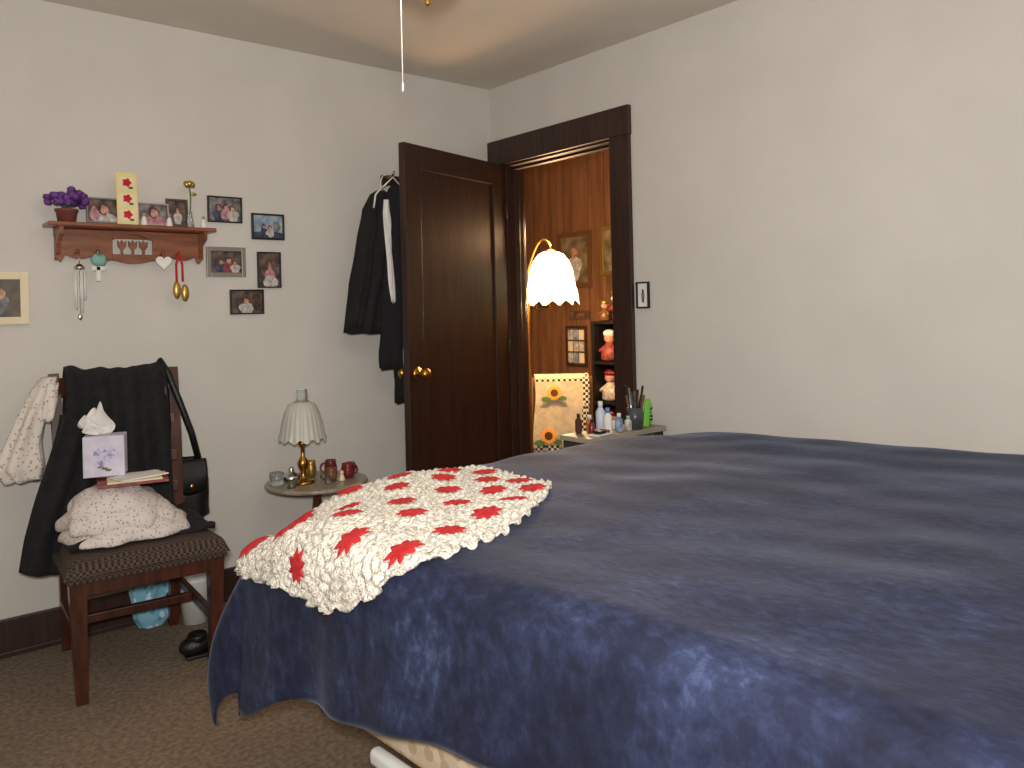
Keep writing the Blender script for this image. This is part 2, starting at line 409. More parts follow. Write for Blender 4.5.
cl=G('black_coat',(-1.965,-.375,0),math.radians(-4))
def coat(a,b):
    x=lerp(-.175,.165,a)
    prof=[(.34,.62),(.335,.85),(.325,.99),(.285,1.035),(.235,1.01),(.20,.85),(.165,.65),(.15,.52),(.10,.475),(-.10,.468)]
    q=b*(len(prof)-1); i=min(int(q),len(prof)-2); t=q-i
    x-= .05*sm((b-.45)/.3)*(1-a)
    y=lerp(prof[i][0],prof[i+1][0],t); z=lerp(prof[i][1],prof[i+1][1],t)
    y-= .016*math.sin(a*22+math.sin(b*5))*sm(b*1.5)*(1 if z>.5 else .3)+.012*noise.noise(Vector((a*5,b*8,0)))
    z-= .014*math.sin(a*math.pi)*(1 if .2<b<.5 else 0)-.014*noise.noise(Vector((a*7,1,0)))*(1 if .2<b<.5 else 0)
    return Vector((x,y,z))
surf(cl,'coat_body',coat,60,60,black,.012)
def flap(a,b):
    x=lerp(-.20,-.06,a)-.075*b*(1-a); z=lerp(.88,.36,b); y=.14-.03*sm(b*1.6)+.015*math.sin(a*14+b*2)
    return Vector((x-.065*sm(b*1.2),y-.02,z-.03*math.sin(a*3)))
surf(cl,'coat_sleeve',flap,24,30,black,.02)
def lap(a,b):
    x=lerp(-.22,.235,a); y=lerp(.16,-.17,b)
    return Vector((x,y,.478+.010*math.sin(a*14+b*6)+.012*noise.noise(Vector((a*6,b*6,2)))-.02*sm((abs(x)-.2)/.05)))
surf(cl,'coat_lap',lap,40,30,black,.02)

# shoulder bag hanging on right post
hb=G('black_shoulder_bag',(-1.695,-.13,0))
rings(hb,'bag_body',[(0.0,0,.405,.055,.03),(0.0,0,.42,.082,.05),(-.003,0,.50,.084,.052),(-.008,0,.58,.076,.044),(-.012,0,.635,.064,.026),(-.014,0,.65,.05,.012)],blackgloss,rip=.003)
surf(hb,'bag_flap',lambda a,b:Vector((lerp(-.075,.062,a)*(1-.12*b),-.03-.028*math.sin(math.pi*min(1,b*.8)),lerp(.645,.53,b)-.02*math.sin(math.pi*a)*b)),16,10,blackgloss,.006)
sweep(hb,'strap_1',[(-.07,-.01,.63),(-.082,-.03,.78),(-.088,-.03,.93),(-.09,.0,1.015),(-.09,.03,1.035),(-.092,.06,1.01)],.013,blackgloss)
sweep(hb,'strap_2',[(.042,-.01,.63),(.01,-.025,.75),(-.035,-.03,.88),(-.07,.0,1.0),(-.088,.03,1.045),(-.092,.06,1.02)],.013,blackgloss)
ball(hb,'buckle',(-.005,-.062,.545),(.009,.004,.012),brass,8,6)
# printed blouse hanging on left post
fc=G('printed_blouse',(-2.235,-.15,0))
rings(fc,'blouse',[(.058,.01,1.01,.022,.03),(.035,0,.965,.04,.035),(.0,-.01,.88,.045,.04),(-.03,-.01,.78,.055,.04),(-.05,-.02,.70,.075,.045),(-.04,-.02,.655,.045,.035)],blousec,rip=.018,nf=6)
rings(fc,'cuff',[(.06,-.03,.99,.02,.02),(.05,-.035,.93,.028,.02),(.04,-.04,.86,.020,.018)],blousec,rip=.008,nf=5)
# pile on the seat
pl=G('folded_floral_clothes',(-2.02,-.42,0))
for i,(z,w,d,ox,h) in enumerate([(.512,.40,.32,.025,.036),(.566,.34,.27,-.005,.034),(.614,.27,.22,-.02,.026)]):
    def layer(a,b,z=z,w=w,d=d,ox=ox,i=i,h=h):
        an=2*math.pi*a; ph=math.pi*b; ce=lambda t,p:math.copysign(abs(t)**p,t)
        rad=1+.18*noise.noise(Vector((math.cos(an)*1.6,math.sin(an)*1.6,i*5+2)))+.03*math.sin(9*an+i)
        x=w/2*rad*ce(math.cos(an),.7)*ce(math.sin(ph),.5); y=d/2*rad*ce(math.sin(an),.7)*ce(math.sin(ph),.5); zz=h*ce(math.cos(ph),.6)
        k=noise.noise(Vector((x*16,y*16,i*3)))
        edge=max(0,(math.hypot(x/w,y/d)-.3))
        return Vector((x+ox+.010*k,y+.014*k,max(.472,z+zz+.018*k-.16*edge)))
    surf(pl,'layer_%d'%i,layer,64,20,floral,0)
bk=G('paper_booklets',(-1.99,-.43,.652),math.radians(-12))
boxes(bk,'magazine',[((-.10,-.10,0),(.12,.09,.008))],pred,.001); boxes(bk,'leaflet',[((-.07,-.09,.0085),(.10,.07,.014))],cream)
box(bk,'envelope',(.03,-.03,.018),(.16,.10,.004),white,rot=(0,0,.4))
bx=G('tissue_box',(-2.05,-.37,.672),math.radians(-20))
box(bx,'carton',(0,0,.07),(.13,.09,.14),M('tissue_box_card',srgb(196,190,208),.6,col2=srgb(212,206,222),scale=20),.003)
for k,(fx,fz) in enumerate([(-.02,.085),(.01,.065),(.012,.095),(-.01,.045),(.03,.08)]): disc(bx,'flower_print_%d'%k,(fx,fz),.017,.015,lav,-.0472,20,lambda a:.75+.25*math.cos(5*a))
for k in range(3): disc(bx,'leaf_print_%d'%k,(-.01+.012*k,.035-.006*k),.010,.004,green,-.0468)
ts=G('tissue_paper',(-2.055,-.36,.813))
for k in range(4):
    a=k*1.5
    def pet(u,v,a=a,k=k):
        r=.008+.018*v; w=(u-.5)*.085*(.5+v*(1.2-v)*1.6)
        h=v*(.115-.022*k); x=r*math.cos(a)-w*math.sin(a+.6); y=r*math.sin(a)+w*math.cos(a+.6)
        return Vector((x-.035*v+.010*math.sin(5*v+3*u+k),y*.7,h*(1-1.6*(u-.45)**2)))
    surf(ts,'sheet_%d'%k,pet,10,12,white,.001)
tb=G('pale_blue_cloth',(-1.83,-.085,0))
rings(tb,'cloth',[(0,0,.004,.045,.03),(.01,0,.04,.07,.04),(-.01,0,.10,.055,.03),(.0,0,.15,.075,.025),(.01,0,.185,.06,.012)],turq,rip=.022,nf=7)
wb=G('white_wastebasket',(-1.685,-.15,0))
lathe(wb,'bin',[(.05,.002),(.064,.17),(.067,.175),(.060,.172),(.047,.01)],(0,0,0),whitepl)
def shoe(x,y,rz):
    g=G('black_shoe',(x,y,0),rz)
    ball(g,'toe',(0,-.07,.033),(.043,.075,.032),blackgloss); ball(g,'heel',(0,.06,.038),(.036,.06,.036),blackgloss)
    boxes(g,'sole',[((-.036,-.12,0),(.036,.10,.014))],blackpaint,.006); lathe(g,'collar',[(.03,.0),(.034,.03),(.030,.036),(.026,.01)],(0,.055,.045),blackgloss)
shoe(-1.735,-.49,1.5); shoe(-1.69,-.66,1.15)

# ---------------------------------------------------------------- round bedside table and its things
ns=G('bedside_table',(-1.19,-.235,0))
topM=M('bedside_top',srgb(132,120,104),.3,col2=srgb(160,148,130),scale=20,stretch=(1,6,1))
lathe(ns,'round_top',[(.205,.478),(.215,.482),(.217,.490),(.213,.497),(.205,.498)],(0,0,0),topM,56)
lathe(ns,'pedestal',[(.05,.478),(.03,.46),(.018,.42),(.024,.36),(.03,.30),(.02,.24),(.018,.16),(.032,.12),(.028,.09),(.01,.08)],(0,0,0),chairwood,24)
for k in range(3):
    a=k*2.094+.4; sweep(ns,'foot_%d'%k,[(.02*math.cos(a),.02*math.sin(a),.11),(.09*math.cos(a),.09*math.sin(a),.08),(.15*math.cos(a),.15*math.sin(a),.03),(.18*math.cos(a),.18*math.sin(a),.012)],[.016,.014,.012,.011],chairwood)
tl=G('table_lamp',(-1.259,-.25,.499))
lathe(tl,'base',[(.045,0),(.047,.006),(.03,.014),(.012,.022),(.010,.05),(.02,.07),(.024,.085),(.018,.10),(.008,.115),(.008,.15),(.02,.165),(.022,.175),(.01,.18),(.01,.2)],(0,0,0),brass)
shadeM=M('milk_glass_shade',srgb(186,184,174),.45)
lathe(tl,'pleated_shade',[(.034,.345),(.056,.335),(.072,.30),(.082,.26),(.090,.215),(.097,.185)],(0,0,0),shadeM,96,lambda a,i,n:(.004*math.sin(24*a)*(i/n),.008*math.cos(12*a) if i==n-1 else 0),closed=False)
lathe(tl,'chimney',[(.022,.33),(.026,.35),(.026,.375),(.024,.392),(.025,.398)],(0,0,0),glassy,24,closed=False)
sweep(tl,'burner',[(0,0,.195),(0,0,.24)],.018,brass,seg=14); ball(tl,'bulb',(0,0,.265),.024,white)
def mug(name,x,y,mat,r=.035,h=.07,handle=0):
    g=G(name,(x,y,.499)); lathe(g,'body',[(r*.8,0),(r,.02),(r*1.05,h*.6),(r*.85,h*.85),(r*.95,h),(r*.85,h),(r*.75,h*.8),(r*.8,.01)],(0,0,0),mat)
    pts=[(r*.95*math.cos(handle)+math.cos(handle)*.02*math.sin(t),r*.95*math.sin(handle)+math.sin(handle)*.02*math.sin(t),h*.5+h*.32*math.cos(t)) for t in[math.pi*i/8 for i in range(9)]]
    sweep(g,'handle',pts,.004,mat)
mug('red_mug',-1.07,-.29,red,.028,.062,0); mug('red_mug',-1.10,-.19,red,.026,.068,2.5); mug('red_creamer',-1.02,-.22,red,.022,.05,.5)
mug('brown_mug',-1.155,-.30,brownc,.026,.055,3); mug('brown_mug',-1.175,-.15,gold,.022,.07,1)
for nm,x,y,m,h in(('small_figurine',-1.12,-.33,cream,.035),('small_figurine',-1.19,-.34,pgrey,.03),('small_figurine',-1.13,-.24,brownd,.05)):
    f=G(nm,(x,y,.499)); lathe(f,'body',[(.012,0),(.014,.005),(.008,h*.7),(.004,h*.8)],(0,0,0),m,14); ball(f,'head',(0,0,h),.009,m,10,8)
sb=G('glass_sugar_bowl',(-1.335,-.30,.499)); lathe(sb,'bowl',[(.02,0),(.014,.01),(.034,.03),(.038,.05),(.034,.052),(.026,.058),(.012,.066),(.008,.072),(.012,.08),(.003,.086)],(0,0,0),silver)
sb=G('candle_jar',(-1.355,-.20,.499)); lathe(sb,'jar',[(.028,0),(.03,.005),(.03,.05),(.027,.052),(.025,.02)],(0,0,0),glassy)

# ---------------------------------------------------------------- wall shelf
sh=G('wall_shelf',(0,0,0))
boxes(sh,'shelf_board',[((-2.165,-.125,1.562),(-1.555,-.002,1.578))],shelfwood,.004)
boxes(sh,'back_ledge',[((-2.13,-.016,1.53),(-1.59,-.002,1.562))],shelfwood,.002)
def arc(x0,x1,z,dz,n=10): return [(lerp(x0,x1,i/n),z+dz*math.sin(math.pi*i/n)) for i in range(n+1)]
left=[(-2.13,1.56),(-2.13,1.455),(-2.11,1.432)]+arc(-2.095,-1.995,1.462,-.016)+arc(-1.985,-1.93,1.445,-.006)+[(-1.93,1.56)]
right=[(-1.58,1.56),(-1.58,1.455),(-1.60,1.432)]+arc(-1.615,-1.715,1.462,-.016)+arc(-1.725,-1.78,1.445,-.006)+[(-1.78,1.56)]
extr(sh,'apron_l',left,-.034,-.018,shelfwood,.002); extr(sh,'apron_r',right,-.034,-.018,shelfwood,.002)
extr(sh,'apron_bottom',[(-1.93,1.468)]+[(-1.93,1.442)]+arc(-1.92,-1.79,1.442,-.012)+[(-1.78,1.442),(-1.78,1.468)],-.034,-.018,shelfwood,.002)
extr(sh,'apron_arch',[(-1.93,1.56),(-1.93,1.53)]+arc(-1.925,-1.785,1.525,.022)+[(-1.78,1.53),(-1.78,1.56)],-.034,-.018,shelfwood,.001)
for k in range(3):
    x=-1.895+k*.04
    extr(sh,'tulip_%d'%k,[(x-.004,1.462),(x-.004,1.485),(x-.015,1.50),(x-.016,1.522),(x-.007,1.512),(x,1.525),(x+.007,1.512),(x+.016,1.522),(x+.015,1.50),(x+.004,1.485),(x+.004,1.462)],-.033,-.02,shelfwood)
for sx in(-2.12,-1.595):
    vs=[(y,z) for y,z in [(-.002,1.562),(-.11,1.562),(-.105,1.535),(-.06,1.51),(-.045,1.47),(-.02,1.445),(-.002,1.44)]]
    n=len(vs); v=[(sx-.007,a,b) for a,b in vs]+[(sx+.007,a,b) for a,b in vs]
    mk(sh,'bracket',v,[tuple(range(n)),tuple(range(n,2*n))]+[(i,(i+1)%n,n+(i+1)%n,n+i) for i in range(n)],shelfwood)
for i,x in enumerate((-2.06,-1.99,-1.75,-1.69)): sweep(sh,'peg_%d'%i,[(x,-.03,1.468),(x,-.062,1.474)],[.005,.008],shelfwood)
SZ=1.579
fp=G('purple_flower_pot',(-2.095,-.07,SZ)); lathe(fp,'pot',[(.03,0),(.036,.04),(.04,.042),(.04,.05),(.032,.05)],(0,0,0),terr)
random.seed(5)
for i in range(46):
    a=random.random()*6.28; e=random.random()**.6; r=.064*math.sqrt(e)
    z=.085+.032*(1-e)+random.uniform(-.02,.012); x,y=r*math.cos(a),r*.7*math.sin(a)
    ball(fp,'blossom_%d'%i,(x,y,z),(.016,.016,.012),purple,8,5,.5)
for i in range(10):
    a=i*.63; sweep(fp,'stem_%d'%i,[(0,0,.04),(.03*math.cos(a),.02*math.sin(a),.08)],.003,green,5)
def pic(name,loc,w,h,fm,bw,art,rz=0,tilt=0,depth=.014):
    g=G(name,loc,rz); g.rotation_euler=(tilt,0,rz)
    y0,y1=-depth,0
    boxes(g,'frame',[((-w/2,y0,-h/2),(-w/2+bw,y1,h/2)),((w/2-bw,y0,-h/2),(w/2,y1,h/2)),((-w/2+bw,y0,h/2-bw),(w/2-bw,y1,h/2)),((-w/2+bw,y0,-h/2),(w/2-bw,y1,-h/2+bw))],fm,.0015)
    iw,ih=w/2-bw,h/2-bw; yp=-depth*.45
    boxes(g,'picture',[((-iw,yp,-ih),(iw,-.001,ih))],art[0])
    for k,(cx,cz,rx,rz_,m) in enumerate(art[1]):
        pts=[]
        for q in range(28):
            a=2*math.pi*q/28; wv=1+.10*math.sin(3*a+k)+.06*math.sin(5*a+2*k)
            pts.append((max(-iw,min(iw,(cx+rx*wv*math.cos(a))*iw)),max(-ih,min(ih,(cz+rz_*wv*math.sin(a))*ih))))
        extr(g,'figure_%d'%k,pts,yp-.0012-.0004*k,yp,m)
    return g
def face(x,z,s,cl): return [(x+.05*s,z-.75*s,.46*s,.62*s,cl),(x,z+.05,.22*s,.34*s,hair),(x+.02*s,z-.02,.16*s,.25*s,skin)]
pic('picture_frame',(-1.476,-.002,1.672),.148,.112,blackpaint,.006,(pgrey,face(-.4,.1,.9,navy)+face(.05,.2,.8,pink)+face(.45,.05,.8,pwhite)))
pic('picture_frame',(-1.285,-.002,1.607),.15,.116,blackpaint,.008,(pblue,[(0,-.9,1.2,.55,navy),(.6,.0,.25,.5,pgrey)]+face(-.3,0,.6,navy)+face(.1,-.1,.6,pwhite)))
pic('picture_frame',(-1.476,-.002,1.447),.168,.127,M('pewter_frame',srgb(140,132,122),.4,.5),.018,(pdark,face(-.35,0,.9,navy)+face(.15,.1,.9,pred)+face(.55,-.1,.7,pwhite)))
pic('picture_frame',(-1.284,-.002,1.415),.108,.16,blackpaint,.006,(pdark,face(0,.25,1.0,pink)+[(.1,-.7,.7,.35,pwhite)]))
pic('picture_frame',(-1.388,-.002,1.274),.15,.108,blackpaint,.006,(pdark,face(-.1,.1,1,pwhite)+[(.6,.1,.3,.8,hair)]))
pic('picture_frame',(-2.31,-.002,1.299),.19,.193,cream,.028,(M('sepia_print',srgb(50,42,36),.5,col2=srgb(110,96,80),scale=14),[(0,-.3,.45,.55,pgrey),(.1,.25,.22,.28,skin)]),depth=.02)
pic('picture_frame',(-.002,-1.074,1.264),.072,.118,blackpaint,.007,(white,[(0,-.15,.3,.5,pgrey),(0,.35,.16,.18,hair)]),rz=-math.pi/2)
pic('standing_photo',(-1.965,-.055,SZ+.052),.125,.10,M('grey_frame',srgb(120,116,112),.5),.006,(pdark,face(.0,.1,1.6,pwhite)+[(-.6,-.3,.3,.6,pink)]),tilt=-.15)
pic('standing_photo',(-1.785,-.055,SZ+.048),.12,.092,M('rose_frame',srgb(170,150,145),.5),.006,(pgrey,face(.05,.15,1.7,pink)),tilt=-.15)
pic('standing_photo',(-1.69,-.05,SZ+.06),.085,.114,M('brown_frame',srgb(80,58,46),.5),.009,(pdark,face(0,.2,1.0,pwhite)),tilt=-.12)
rc=G('rose_card',(-1.885,-.085,SZ)); rc.rotation_euler=(-.06,0,0)
boxes(rc,'card',[((-.038,-.002,0),(.038,.001,.205)),],yellow)
boxes(rc,'panels',[((-.028,-.0035,.010+.063*k),(.028,-.002,.062+.063*k)) for k in range(3)],cream)
for k in range(3): 
    disc(rc,'rose_%d'%k,(.0,.040+.063*k),.018,.018,redyarn,-.0052,24,lambda a:.85+.15*math.cos(5*a)); disc(rc,'leaf_%d'%k,(.014,.020+.063*k),.009,.005,green,-.005)
gr=G('gold_rose',(-1.645,-.075,SZ)); lathe(gr,'vase',[(.016,0),(.012,.03),(.008,.06),(.01,.064)],(0,0,0),glassy); sweep(gr,'stem',[(0,0,.05),(.004,0,.12),(0,0,.17)],.0025,green)
for k in range(7):
    a=k*.9; ball(gr,'petal_%d'%k,(.012*math.cos(a),.012*math.sin(a),.178+.003*(k%2)),(.012,.009,.013),gold,8,6)
ball(gr,'leaf',(.015,0,.14),(.014,.004,.006),gold,8,6)
for k,x in enumerate((-1.83,-1.735,-1.60)):
    f=G('small_figurine',(x,-.1,SZ)); lathe(f,'robe',[(.012,0),(.013,.005),(.008,.03),(.004,.036)],(0,0,0),white,12); ball(f,'head',(0,0,.042),.007,skin,8,6)
wc=G('wind_chime',(-2.055,-.062,0)); sweep(wc,'cord',[(0,0,1.47),(0,0,1.42)],.0015,silver,5); lathe(wc,'top',[(.018,0),(.02,.006),(.008,.02)],(0,0,1.405),silver,16)
for k in range(5):
    a=k*1.257; sweep(wc,'tube_%d'%k,[(.018*math.cos(a),.014*math.sin(a),1.40),(.018*math.cos(a),.014*math.sin(a),1.29-.012*k)],.0038,whitepl,8)
sweep(wc,'clapper_cord',[(0,0,1.40),(0,0,1.23)],.001,silver,5); ball(wc,'clapper',(0,0,1.225),(.008,.003,.012),silver,8,6)
cr=G('cross_ornament',(-1.99,-.066,0)); sweep(cr,'ribbon',[(0,0,1.475),(0,0,1.44)],.002,turq,5)
boxes(cr,'cross',[((-.008,-.003,1.36),(.008,.003,1.44)),((-.024,-.003,1.40),(.024,.003,1.418))],whitepl,.002); ball(cr,'bow',(0,-.006,1.44),(.03,.006,.022),M('mint',srgb(120,165,150),.6),12,8,.4)
ht=G('heart_ornament',(-1.75,-.066,1.435)); 
extr(ht,'heart',[(.031*(math.sin(a)**3),.002+.0019*(13*math.cos(a)-5*math.cos(2*a)-2*math.cos(3*a)-math.cos(4*a))) for a in[2*math.pi*i/30 for i in range(30)]],-.005,.005,white,.002); sweep(ht,'loop',[(0,0,.02),(0,0,.042)],.0015,pink,5)
rb=G('ribbon_slippers',(-1.69,-.066,0))
for k,s in enumerate((-1,1)):
    sweep(rb,'ribbon_%d'%k,[(0,0,1.475),(s*.012,0,1.43),(s*.012,-.002,1.36)],.0045,redyarn,6)
    ball(rb,'slipper_%d'%k,(s*.016+.003,-.005,1.325-.012*(k)),(.016,.012,.036),gold,12,8)

# ---------------------------------------------------------------- clothes behind the door
rk=G('coat_rack',(0,0,0)); boxes(rk,'board',[((-.70,-.02,1.84),(-.40,-.001,1.89))],trimM,.003)
for i,x in enumerate((-.69,-.62,-.55)): sweep(rk,'hook_%d'%i,[(x,-.015,1.875),(x,-.07,1.87),(x,-.10,1.875),(x,-.115,1.895)],.005,brass)
jk=G('black_jacket',(0,0,0))
rings(jk,'body',[(-.775,-.13,1.79,.02,.02),(-.775,-.13,1.77,.05,.035),(-.79,-.13,1.70,.08,.05),(-.81,-.13,1.55,.088,.055),(-.84,-.13,1.35,.10,.055),(-.875,-.13,1.12,.10,.05)],black,rip=.018,nf=7)
rings(jk,'sleeve',[(-.825,-.15,1.74,.02,.02),(-.86,-.16,1.6,.035,.03),(-.90,-.16,1.35,.038,.03),(-.945,-.16,1.15,.035,.025)],black,rip=.006,nf=5)
sweep(jk,'hanger_hook',[(-.775,-.13,1.79),(-.775,-.13,1.835),(-.755,-.115,1.865),(-.72,-.105,1.875),(-.69,-.10,1.876)],.003,whitepl,6)
sweep(jk,'hanger',[(-.845,-.18,1.70),(-.84,-.19,1.76),(-.80,-.18,1.80),(-.76,-.17,1.78),(-.72,-.17,1.76)],.0045,whitepl,6)
ws=G('white_shirt',(0,0,0)); rings(ws,'body',[(-.785,-.195,1.74,.010,.010),(-.788,-.195,1.68,.014,.012),(-.780,-.20,1.5,.015,.014),(-.765,-.20,1.26,.010,.01)],white,rip=.003,nf=5)
sweep(ws,'hanger',[(-.80,-.195,1.80),(-.745,-.19,1.85),(-.69,-.19,1.80)],.004,whitepl,6)
tr=G('black_trousers',(0,0,0)); rings(tr,'legs',[(-.69,-.17,1.81,.05,.03),(-.69,-.17,1.77,.085,.04),(-.70,-.17,1.5,.09,.045),(-.715,-.17,1.2,.10,.04),(-.72,-.17,.95,.10,.035)],black,rip=.012,nf=6)
rings(tr,'lining',[(-.705,-.215,1.5,.008,.008),(-.705,-.215,1.2,.012,.01),(-.70,-.215,.945,.02,.012)],white,rip=.003,nf=5)
bt=G('black_dress',(0,0,0)); rings(bt,'body',[(-.64,-.13,1.81,.04,.03),(-.64,-.13,1.5,.07,.04),(-.65,-.14,1.1,.08,.045),(-.65,-.14,.78,.07,.04)],black,rip=.012,nf=6)
sweep(bt,'hanger_hook',[(-.64,-.13,1.80),(-.64,-.12,1.85),(-.63,-.10,1.875)],.003,silver,6)

# ---------------------------------------------------------------- little table by the doorway
st=G('side_table',(-.285,-1.14,0))
boxes(st,'top',[((-.235,-.085,.68),(.235,.085,.70))],M('pale_laminate',srgb(140,132,116),.5,col2=srgb(164,154,136)),.003)
cb=Mspots('carved_side',srgb(54,48,40),[srgb(110,100,82),srgb(36,32,28)],scale=60,thr=.35)
boxes(st,'apron',[((-.225,-.075,.50),(.225,.075,.68))],cb,.003)
for i,(x,y) in enumerate([(-.21,-.06),(.21,-.06),(-.21,.06),(.21,.06)]): sweep(st,'leg_%d'%i,[(x,y,0),(x,y,.50)],[.012,.018],trimM,seg=4)
boxes(st,'lower_shelf',[((-.2,-.055,.2),(.2,.055,.215))],trimM)
TZ=.701
pc=G('pen_cup',(-.20,-1.18,TZ)); lathe(pc,'cup',[(.03,0),(.034,.09),(.031,.09),(.027,.01)],(0,0,0),M('smoky_cup',srgb(70,72,74),.3))
for k in range(9):
    a=k*.7; m=[blackpaint,pdark,silver,blackpaint,brownc,navy,blackpaint,blackpaint,pred][k]
    sweep(pc,'pen_%d'%k,[(.01*math.cos(a),.01*math.sin(a),.012),(.04*math.cos(a),.04*math.sin(a),.14+.014*(k%4))],.005,m,6)
gb=G('green_comb',(-.125,-1.18,TZ)); box(gb,'back',(0,0,.06),(.03,.012,.12),lime,.004,rot=(0,.12,0)); 
for k in range(6): box(gb,'tooth_%d'%k,(.022,0,.02+.015*k),(.02,.006,.005),lime)
def bottle(name,x,y,r,h,mat,cap):
    g=G(name,(x,y,TZ)); lathe(g,'body',[(r*.9,0),(r,.004),(r,h*.65),(r*.5,h*.78),(r*.45,h*.8)],(0,0,0),mat,18); lathe(g,'cap',[(r*.5,h*.8),(r*.5,h),(r*.4,h)],(0,0,0),cap,14)
bottle('lotion_bottle',-.345,-1.16,.018,.10,white,M('blue_cap',srgb(90,130,190),.4)); bottle('nail_polish',-.42,-1.14,.013,.06,red,blackpaint)
bottle('perfume_bottle',-.30,-1.18,.017,.075,pblue,white); bottle('pill_bottle',-.39,-1.10,.015,.07,M('amber',srgb(190,110,40),.3),white)
bottle('white_bottle',-.325,-1.10,.02,.12,M('pale_plastic',srgb(190,200,215),.4),whitepl); bottle('cosmetic_jar',-.26,-1.13,.022,.05,white,pink)
bottle('dark_bottle',-.445,-1.09,.014,.08,brownd,blackpaint); bottle('hand_cream',-.255,-1.19,.015,.06,pwhite,M('mint_cap',srgb(140,190,170),.4))
tt=G('makeup_tray',(-.42,-1.19,TZ),.15); boxes(tt,'tray',[((-.05,-.025,0),(.05,.025,.008))],whitepl,.002); boxes(tt,'compact',[((-.03,-.02,.008),(.01,.015,.02))],blackgloss,.003); sweep(tt,'lipstick',[(.03,-.02,.014),(.03,.02,.014)],.006,red,8)
hd=G('hair_dryer',(-.10,-1.13,TZ)); sweep(hd,'barrel',[(-.05,0,.03),(.04,0,.03)],[.02,.028],blackgloss,14); sweep(hd,'handle',[(.02,0,.03),(.035,-.02,.08)],.012,blackgloss,10)

# ---------------------------------------------------------------- room beyond
fl=G('floor_lamp',(.36,-.08,0))
px,py=.0,.2
lathe(fl,'base',[(.11,0),(.11,.012),(.04,.03),(.015,.045)],(px,py,0),brass)
pts=[(px,py,.03),(px,py,1.44)]+[(px*(1-t),py*(1-t),1.44+.17*math.sin(math.pi*t*.72)) for t in[i/10 for i in range(1,11)]]+[(0,0,1.54)]
sweep(fl,'pole',pts,.007,brass,10)
glow=M('glowing_glass_shade',srgb(255,230,170),.5,emit=(1,.84,.54),es=7)
glow2=M('glowing_glass_skirt',srgb(255,225,150),.5,emit=(1,.72,.36),es=4)
SP=[(.035,1.535),(.070,1.52),(.100,1.482),(.121,1.425),(.130,1.365),(.135,1.338)]
fr=lambda a,i,n:(.003*math.cos(24*a),0)
lathe(fl,'shade_dome',SP,(0,0,0),glow,96,fr,closed=False)
lathe(fl,'scalloped_skirt',[(.135,1.338),(.145,1.313),(.152,1.273),(.156,1.243)],(0,0,0),glow2,96,lambda a,i,n:(.003*math.cos(24*a)+.006*math.cos(12*a)*(i/n),(.028*abs(math.sin(6*a))-.014)*(i/(n-1))),closed=False)
lathe(fl,'fitter',[(.0,1.55),(.03,1.545),(.036,1.53)],(0,0,0),brass,20,closed=False)
ball(fl,'bulb',(0,0,1.39),.035,M('bulb_glass',(1,1,1),.5,emit=(1,.78,.48),es=20))
def plight(name,loc,e,col,r,par=None):
    l=D.lights.new(name,'POINT'); l.energy=e; l.color=col; l.shadow_soft_size=r; o=D.objects.new(name,l); SC.collection.objects.link(o); o.location=loc
    if par: o.parent=par
    return o
plight('bulb_light_low',(.02,.02,1.23),26,(1,.64,.33),.03,fl); plight('bulb_light_high',(-.01,-.02,1.63),22,(1,.60,.30),.06,fl)
wr=math.pi/2*-1
woodfr=M('oak_frame',srgb(96,62,34),.5)
pic('wall_picture',(1.298,.675,1.554),.335,.40,woodfr,.035,(M('antique_print',srgb(84,70,52),.5,col2=srgb(140,124,94),scale=12),[(0,-.35,.5,.55,pwhite),(0,.3,.2,.22,skin)]),rz=wr)
pic('wall_picture',(1.298,.27,1.60),.30,.34,gold,.03,(M('old_print',srgb(80,66,48),.5,col2=srgb(150,134,104),scale=12),[(.2,0,.4,.5,pgrey)]),rz=wr)
g=pic('collage_frame',(1.298,.675,.936),.21,.29,M('collage_frame_wood',srgb(60,34,20),.5),.015,(pdark,[]),rz=wr)
for i in range(3):
    for j in range(3): boxes(g,'photo_%d%d'%(i,j),[((-.08+i*.056,-.012,-.12+j*.083),(-.035+i*.056,-.006,-.05+j*.083))],[pwhite,pblue,cream,pwhite][(i+2*j)%4])
pic('wall_plaque',(1.298,1.02,1.25),.16,.10,gold,.012,(pdark,[(0,0,.4,.5,cream)]),rz=wr)
pic('wall_plaque',(1.298,.64,1.16),.2,.06,woodfr,.01,(pdark,[(0,0,.4,.5,pred)]),rz=wr)
bc=G('black_bookcase',(0,0,0))
boxes(bc,'case',[((1.02,.24,0),(1.285,.26,1.12)),((1.02,-.42,0),(1.285,-.40,1.12)),((1.27,-.4,0),(1.285,.24,1.12))]+[((1.02,-.4,z),(1.27,.24,z+.018)) for z in(.05,.32,.58,.84,1.102)],blackpaint,.002)
def doll(x,y,z,s,m1,m2):
    g=G('doll_figurine',(x,y,z)); lathe(g,'body',[(.03*s,0),(.05*s,.01*s),(.045*s,.06*s),(.02*s,.1*s)],(0,0,0),m1,16); ball(g,'head',(0,0,.125*s),.032*s,skin); ball(g,'hat',(0,0,.15*s),(.036*s,.036*s,.022*s),m2)
    for k,sy in enumerate((-1,1)): sweep(g,'arm_%d'%k,[(0,sy*.02*s,.085*s),(-.02*s,sy*.06*s,.05*s)],.011*s,m1,8)
doll(1.10,.17,.860,1.2,pred,white); doll(1.10,.17,.600,1.2,pwhite,red); doll(1.08,.19,1.122,.8,brownc,gold); doll(1.10,.05,1.122,1.4,pred,white); doll(1.1,.03,.860,1.2,orange,white); doll(1.1,.16,.340,1.2,pink,red)
bw_=G('fruit_bowl',(1.14,-.12,1.122)); lathe(bw_,'bowl',[(.03,0),(.07,.03),(.08,.05),(.075,.05),(.03,.008)],(0,0,0),brownc); 
